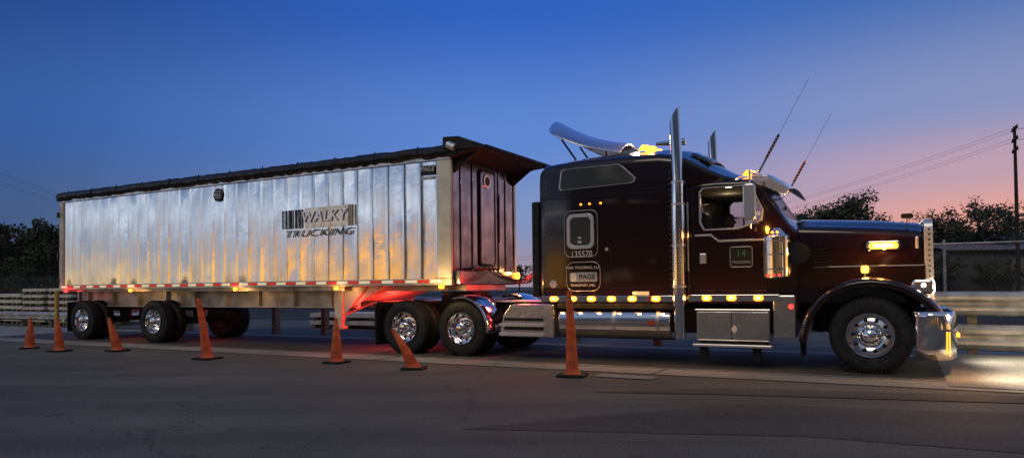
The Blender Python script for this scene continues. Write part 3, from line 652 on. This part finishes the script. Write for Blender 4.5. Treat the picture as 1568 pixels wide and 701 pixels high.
cone(-1.57,11.45,.64,-.34,0); cone(-3.06,12.5,.78,.0,0); cone(-8.45,15.4,.72,-.2,0); cone(-9.75,15.5,.72,-.06,0); cone(-11.0,16.4,.70,.02,0)

# guardrail (far side)
GR=empty('guardrail')
def wbeam(name,t0,t1,z,h,y):
    pr=[(0,0),(.02,.06),(.08,.11),(.08,.17),(.0,.24),(.0,.30),(.08,.36),(.08,.43),(.02,.48),(0,.54)]
    n=int((t1-t0)/.6)+1; rnd=random.Random(int(z*100)); secs=[]
    for i in range(n+1):
        d=rnd.uniform(-.02,.02); secs.append([(t0+(t1-t0)*i/n,y-a+d,z+b/.54*h+d*.5) for a,b in pr])
    loft(name,secs,GALV,GR,closed=False,solid=.006)
wbeam('upper_beam',-15,6.0,.72,.34,3.7); wbeam('upper_beam_wide',6.0,16,.70,.42,3.7); wbeam('lower_beam',6.0,16,.10,.44,3.7); wbeam('entry_beam',-30,-15.2,.22,.32,3.7)
multi('posts',[boxgeo(t,t+.15,3.72,3.9,0,1.0 if t>-15 else .6) for t in [-29+i*1.9 for i in range(24)]],WOOD,GR,False)
# chain link fence
FE=empty('chain_link_fence')
def chain():
    m=bpy.data.materials.new('chain_link'); m.use_nodes=True; n=m.node_tree.nodes; l=m.node_tree.links; b=n['Principled BSDF']
    b.inputs['Base Color'].default_value=(.10,.10,.10,1); b.inputs['Metallic'].default_value=.6
    tc=n.new('ShaderNodeTexCoord'); sp=n.new('ShaderNodeSeparateXYZ'); l.new(tc.outputs['Object'],sp.inputs[0])
    outs=[]
    for op in('ADD','SUBTRACT'):
        a=n.new('ShaderNodeMath'); a.operation=op; l.new(sp.outputs['X'],a.inputs[0]); l.new(sp.outputs['Z'],a.inputs[1])
        d=n.new('ShaderNodeMath'); d.operation='MULTIPLY'; d.inputs[1].default_value=10; l.new(a.outputs[0],d.inputs[0])
        fr=n.new('ShaderNodeMath'); fr.operation='FRACT'; l.new(d.outputs[0],fr.inputs[0])
        lt=n.new('ShaderNodeMath'); lt.operation='LESS_THAN'; lt.inputs[1].default_value=.10; l.new(fr.outputs[0],lt.inputs[0]); outs.append(lt)
    mx=n.new('ShaderNodeMath'); mx.operation='MAXIMUM'; l.new(outs[0].outputs[0],mx.inputs[0]); l.new(outs[1].outputs[0],mx.inputs[1]); l.new(mx.outputs[0],b.inputs['Alpha'])
    return m
CH=chain()
MO('mesh',[(2,9,.03),(24,9,.03),(24,9,2.2),(2,9,2.2)],[(0,1,2,3)],CH,FE)
multi('posts',[cylgeo((2+i*2.5,9.03,0),(2+i*2.5,9.03,2.3),.03,seg=8) for i in range(9)],GALV,FE)
cyl('top_rail',(2,9.02,2.2),(24,9.02,2.2),.022,GALV,FE)
FL=empty('chain_link_fence')
MO('mesh',[(-45,8,.03),(-16,8,.03),(-16,8,2.0),(-45,8,2.0)],[(0,1,2,3)],CH,FL); multi('posts',[cylgeo((-45+i*2.9,8.03,0),(-45+i*2.9,8.03,2.1),.03,seg=8) for i in range(11)],BLACK,FL)
BO=empty('bollard'); cyl('pipe',(-14.9,.4,0),(-14.9,.4,1.3),.06,YEL,BO); cyl('cap',(-14.9,.4,1.3),(-14.9,.4,1.33),.06,YEL,BO,r2=.02)
def lumber(t,y,w,rows,nm='lumber_stack',z0=.12,L=4.2,step=.24,th=.13):
    e=empty(nm); g=[];st=[]
    for r in range(rows):
        z=z0+r*step
        for k in range(int(w/.16)): g.append(boxgeo(t+random.uniform(-.05,.05),t+L+random.uniform(-.08,.08),y+k*.16,y+k*.16+.14,z,z+th))
        for q in(.1,L*.36,L*.66,L-.3): st.append(boxgeo(t+q,t+q+.1,y-.03,y+w,z-(step-th) if r else 0,z))
    multi('boards',g,LUMB,e,False); multi('stickers',st,WOOD,e,False)
lumber(-24.5,4.4,1.8,6,L=1.5,step=.235,th=.11); lumber(-22.7,4.4,1.8,6,L=1.5,step=.235,th=.11); lumber(-26.9,4.6,1.5,5,L=1.9); lumber(-20.8,4.6,1.4,6,L=1.5); lumber(-29.5,4.6,1.4,5,L=2.2)
lumber(-11,6.3,1.4,2); lumber(-5.8,6.0,1.2,2)

# warehouse
WH=bpy.data.objects.new('warehouse',None); sc.collection.objects.link(WH)
box('walls',44,95,72,95,0,4.4,WALLM,WH,0)
MO('roof',[(43.5,71.5,4.4),(95.5,71.5,4.4),(95.5,83.5,6.4),(43.5,83.5,6.4),(95.5,95.5,4.4),(43.5,95.5,4.4)],[(0,1,2,3),(3,2,4,5)],ROOFM,WH,solid=.1)
for x in(50,60,70): box('door',x,x+4,71.9,71.98,0,3.6,ROOFM,WH,0)
def upole(x,y,h,arms=3):
    e=bpy.data.objects.new('utility_pole',None); sc.collection.objects.link(e); e.location=(x,y,0); e.rotation_euler=(0,0,R(65))
    cyl('pole',(0,0,0),(0,0,h),.17,POLE,e,r2=.11,seg=10)
    for k in range(arms):
        z=h-.3-k*.9; box('crossarm',-1.1,1.1,-.06,.06,z,z+.12,POLE,e,0)
        multi('insulators',[cylgeo((a,0,z+.12),(a,0,z+.3),.05,seg=6) for a in(-1,-.5,.5,1)],WIRE,e)
upole(42.3,60,14.2); upole(30,135,13,2); upole(-52,60,15,2); upole(-60,150,14,2)
PW=bpy.data.objects.new('power_lines',None); sc.collection.objects.link(PW)
def wire(a,b,sag,r=.010):
    a=Vector(a);b=Vector(b); p=[]
    for i in range(25):
        u=i/24; q=a.lerp(b,u); q.z-=sag*4*u*(1-u); p.append(tuple(q))
    tube('wire',p,r,WIRE,PW,res=1)
for dx in(-.4,.4):
    for z1,z2 in((14,12.8),(13.1,11.9)):
        wire((42.3+dx,60,z1),(30+dx,135,z2),1.5); wire((-52+dx,60,z1+.8),(-60+dx,150,z2+.8),2); wire((-52+dx,60,z1+.8),(-130,40,z2),2)
        wire((42.3+dx,60,z1),(80,30,z1),1.); wire((30+dx,135,z2),(-10,300,z2),2,.02)

# trees
def treegeo(h,seed,spread=.34,leafn=2600,ls=.16,base=(0,0)):
    r=random.Random(seed); tv=[];tf=[];lv=[];lf=[]
    def add(g):
        o=len(tv); tv.extend(g[0]); tf.extend([tuple(i+o for i in q) for q in g[1]])
    bx,by=base; top=Vector((bx+r.uniform(-.3,.3),by,h*.72)); add(cylgeo((bx,by,0),tuple(top),h*.028,h*.008,8))
    clumps=[]
    for i in range(16):
        z0=h*r.uniform(.22,.68); a=r.uniform(0,6.28); L=h*spread*r.uniform(.55,1.05)*(1-.45*abs(z0/h-.42))
        p0=Vector((bx,by,z0)); p1=p0+Vector((math.cos(a)*L,math.sin(a)*L,h*r.uniform(.06,.26))); add(cylgeo(tuple(p0),tuple(p1),h*.01,h*.003,5))
        clumps.append((p1,h*r.uniform(.07,.13))); clumps.append((p0.lerp(p1,.6)+Vector((0,0,h*.05)),h*r.uniform(.07,.12)))
    for i in range(6): clumps.append((Vector((bx+r.uniform(-.1,.1)*h,by+r.uniform(-.1,.1)*h,h*r.uniform(.75,.93))),h*r.uniform(.06,.1)))
    for i in range(leafn):
        c,R0=clumps[r.randrange(len(clumps))]
        d=Vector((r.gauss(0,1),r.gauss(0,1),r.gauss(0,.8))); d=d.normalized()*R0*(r.random()**.45)*1.15; p=c+d
        a=Vector((r.gauss(0,1),r.gauss(0,1),r.gauss(0,1))).normalized(); b=a.orthogonal().normalized(); s=ls*r.uniform(.6,1.4)*h/8
        o=len(lv); lv.extend([p-a*s,p+b*s*.6,p+a*s,p-b*s*.6]); lf.append((o,o+1,o+2,o+3))
    return (tv,tf),(lv,lf)
def tree(name,x,y,h,seed,spread=.34,leafn=3200):
    e=bpy.data.objects.new(name,None); sc.collection.objects.link(e); e.location=(x,y,0)
    a,b=treegeo(h,seed,spread,leafn,.14); multi('trunk_and_limbs',[a],BARK,e); multi('foliage',[b],LEAF,e,False)
def at(u,Y): return ((u-784)/1100*Y)
tree('broadleaf_tree',at(1303,85),85,12.2,1,.40,4200); tree('broadleaf_tree',at(1265,88),88,11,2,.38,3800); tree('broadleaf_tree',at(1236,92),92,11,3,.36)
tree('broadleaf_tree',at(1420,80),80,9.2,5,.42); tree('broadleaf_tree',at(1458,80),80,9.6,15,.42); tree('broadleaf_tree',at(1500,78),78,10.4,6,.42,4000); tree('broadleaf_tree',at(1545,80),80,9.8,7,.45)
tree('broadleaf_tree',at(40,60),60,7.4,8,.48,4000); tree('broadleaf_tree',at(75,58),58,7.2,9,.42); tree('broadleaf_tree',at(8,60),60,7.0,10,.48,4000); tree('broadleaf_tree',at(-30,60),60,7,11,.45)
tree('broadleaf_tree',at(42,42),42,2.8,12,.45)
def mass(name,u0,u1,Y,h,seed,n):
    T_=[];L_=[]; rr=random.Random(seed)
    for i in range(n):
        a,b=treegeo(h*rr.uniform(.75,1.1),seed*50+i,.5,700,.3,(at(u0+(u1-u0)*(i+.5)/n,Y),Y+rr.uniform(-5,5))); T_.append(a);L_.append(b)
    e=bpy.data.objects.new(name,None); sc.collection.objects.link(e); multi('trunks',T_,BARK,e); multi('foliage',L_,LEAF,e,False)
mass('distant_trees',1200,1640,140,12,2,28); mass('distant_trees',-120,180,95,8.5,3,20); mass('distant_trees',180,1200,170,7,4,34)
mass('hedgerow',1380,1640,75,4.5,7,14); mass('hedgerow',-100,110,62,4.2,8,14)

# ============================================================ SKY
w=bpy.data.worlds.new('World'); sc.world=w; w.use_nodes=True
n=w.node_tree.nodes; l=w.node_tree.links; bg=n['Background']
tc=n.new('ShaderNodeTexCoord'); sp=n.new('ShaderNodeSeparateXYZ'); l.new(tc.outputs['Generated'],sp.inputs[0])
def ramp(st,src=None):
    r=n.new('ShaderNodeValToRGB'); r.color_ramp.interpolation='EASE'
    e=r.color_ramp.elements
    for i,(p,c) in enumerate(st):
        if i<2: q=e[i]; q.position=p
        else: q=e.new(p)
        q.color=(*c,1)
    l.new(src or sp.outputs['Z'],r.inputs[0]); return r
Lr=ramp([(0,(.045,.075,.15)),(.08,(.035,.085,.21)),(.2,(.026,.095,.34)),(.36,(.014,.055,.23)),(1,(.01,.035,.14))])
Cr=ramp([(0,(.38,.28,.34)),(.10,(.21,.30,.56)),(.2,(.115,.25,.66)),(.37,(.030,.125,.54)),(1,(.012,.05,.22))])
Rr=ramp([(0,(.82,.30,.18)),(.07,(.84,.38,.31)),(.13,(.54,.36,.45)),(.21,(.25,.30,.54)),(.36,(.05,.15,.45)),(1,(.012,.05,.22))])
def noise(scale,stretch,detail=5):
    ns=n.new('ShaderNodeTexNoise'); ns.inputs['Scale'].default_value=scale; ns.inputs['Detail'].default_value=detail
    mpw=n.new('ShaderNodeMapping'); mpw.inputs['Scale'].default_value=stretch; l.new(tc.outputs['Generated'],mpw.inputs[0]); l.new(mpw.outputs[0],ns.inputs['Vector']); return ns.outputs['Fac']
def math_(op,a,b):
    m=n.new('ShaderNodeMath'); m.operation=op
    for i,q in enumerate((a,b)):
        if isinstance(q,(int,float)): m.inputs[i].default_value=q
        else: l.new(q,m.inputs[i])
    return m.outputs[0]
def mr(src,a,b):
    m=n.new('ShaderNodeMapRange'); m.interpolation_type='SMOOTHSTEP'; m.inputs['From Min'].default_value=a; m.inputs['From Max'].default_value=b; l.new(src,m.inputs['Value']); return m.outputs[0]
def mix(f,a,b):
    m=n.new('ShaderNodeMix'); m.data_type='RGBA'; l.new(f,m.inputs[0])
    for i,q in((6,a),(7,b)):
        if isinstance(q,tuple): m.inputs[i].default_value=(*q,1)
        else: l.new(q,m.inputs[i])
    return m.outputs[2]
x=sp.outputs['X']; y=sp.outputs['Y']
nf=noise(3.2,(1.4,1.4,5))
zj=math_('ADD',sp.outputs['Z'],math_('MULTIPLY',math_('SUBTRACT',nf,.5),.05))
# sky to the side of / behind the viewer: unseen bands shaped for the trailer's reflections
Bf=ramp([(0,(1.7,.78,.12)),(.034,(1.6,.72,.13)),(.055,(.60,.40,.28)),(.072,(.20,.24,.36)),(.09,(.36,.44,.60)),(.115,(.98,1.05,1.12)),(.145,(.46,.55,.74)),(.19,(.13,.20,.38)),(.45,(.18,.25,.40)),(1,(.10,.15,.3))],zj)
Bs=ramp([(0,(1.1,.72,.30)),(.018,(.80,.62,.38)),(.038,(.36,.38,.44)),(.06,(.34,.41,.54)),(.085,(.78,.86,.98)),(.11,(.40,.50,.68)),(.14,(.16,.24,.42)),(.45,(.16,.23,.38)),(1,(.10,.15,.3))],zj)
Bm=mix(mr(y,-.10,-.40),Bs.outputs[0],Bf.outputs[0])
Dr=ramp([(0,(.16,.08,.03)),(.03,(.08,.045,.02)),(.10,(.02,.022,.035)),(.3,(.035,.055,.11)),(.6,(.25,.27,.31)),(1,(.30,.33,.38))])  # dark sector behind the viewer, added so the paint reflects near black
front=mix(mr(x,-.72,.02),Lr.outputs[0],Cr.outputs[0]); front=mix(mr(x,.0,.6),front,Rr.outputs[0])
allc=mix(mr(y,.45,.1),front,Bm)
spot=math_('MULTIPLY',mr(noise(7,(1,1,1.6),3),.60,.68),mr(sp.outputs['Z'],.22,.12))  # unseen warm patches added for chrome and paint to reflect
dark=mix(spot,Dr.outputs[0],(.85,.60,.36))
allc=mix(mr(y,-.46,-.60),allc,dark)
sky=n.new('ShaderNodeTexSky'); sky.sky_type='NISHITA'; sky.sun_disc=False; sky.sun_elevation=R(1); sky.sun_rotation=R(70)
bg2=n.new('ShaderNodeBackground'); l.new(sky.outputs[0],bg2.inputs[0]); bg2.inputs[1].default_value=.006
l.new(allc,bg.inputs[0]); bg.inputs[1].default_value=.95
ad=n.new('ShaderNodeAddShader'); l.new(bg.outputs[0],ad.inputs[0]); l.new(bg2.outputs[0],ad.inputs[1]); l.new(ad.outputs[0],n['World Output'].inputs[0])

# ============================================================ LIGHTS
su=bpy.data.lights.new('dusk_fill','SUN'); su.energy=.5; su.angle=R(25); su.color=(1,.84,.60); o=link(bpy.data.objects.new('dusk_fill',su)); o.rotation_euler=(R(45),0,R(-35))  # added soft fill to brighten the ground; the sun has already set
def pl(x,y,z,e,col,par,r=.05,spot=None,d=None,size=70,blend=.6):
    L=bpy.data.lights.new('lamp_or_added_glow','SPOT' if spot else 'POINT'); L.energy=e; L.color=col; L.shadow_soft_size=r
    if spot: L.spot_size=R(size); L.spot_blend=blend
    o=link(bpy.data.objects.new('lamp_or_added_glow',L),par); o.location=(x,y,z)
    if d: o.rotation_euler=Vector(d).to_track_quat('-Z','Y').to_euler()
AM=(1,.42,.08); RD=(1,.04,.03)
for t in LT+LC: pl(t,-.06,1.07,2.6,AM,T,.03)
pl(5.9,.42,1.83,12,AM,T); pl(5.65,.22,1.5,6,AM,T); pl(2.3,.9,3.85,16,AM,T); pl(1.9,1.3,3.85,16,(1,.8,.55),T); pl(4.0,1.0,3.2,8,AM,T); pl(4.38,-.12,2.15,6,AM,T)  # the paler lamp above the sleeper is added to brighten the deflector
pl(3.6,1.0,2.7,1.2,(1,.8,.5),T)
pl(-.25,1.0,1.45,60,RD,T,.15); pl(-3.35,1.0,.85,34,RD,T,.1); pl(-3.7,.2,.9,8,RD,T,.1); pl(-9.2,.9,.7,7,RD,T,.1); pl(-12.2,.9,.6,6,RD,T,.1)
pl(xb+.3,2.3,1.6,8,AM,G); pl(xb-.15,-.4,1.35,14,(1,.6,.2),G); pl(-13.7,-.1,1.3,2,RD,G)
for t in(-10.9,-7.1,-4.1): pl(t,-.1,1.25,3,(1,.55,.2),G)
for y in(.27,2.2): pl(6.6,y,1.23,430,(1,.86,.64),T,.12,True,(1,-.05,-.55),115,1.0)
pl(6.95,.1,.9,40,(1,.5,.15),T,.1)

# ============================================================ CAMERA
cd=bpy.data.cameras.new('camera'); co=link(bpy.data.objects.new('camera',cd)); sc.camera=co
cd.sensor_width=36; cd.lens=25.26; cd.clip_end=3000; cd.shift_y=.040
co.location=(0,0,1.3); co.rotation_euler=(R(91.28),R(.63),0)
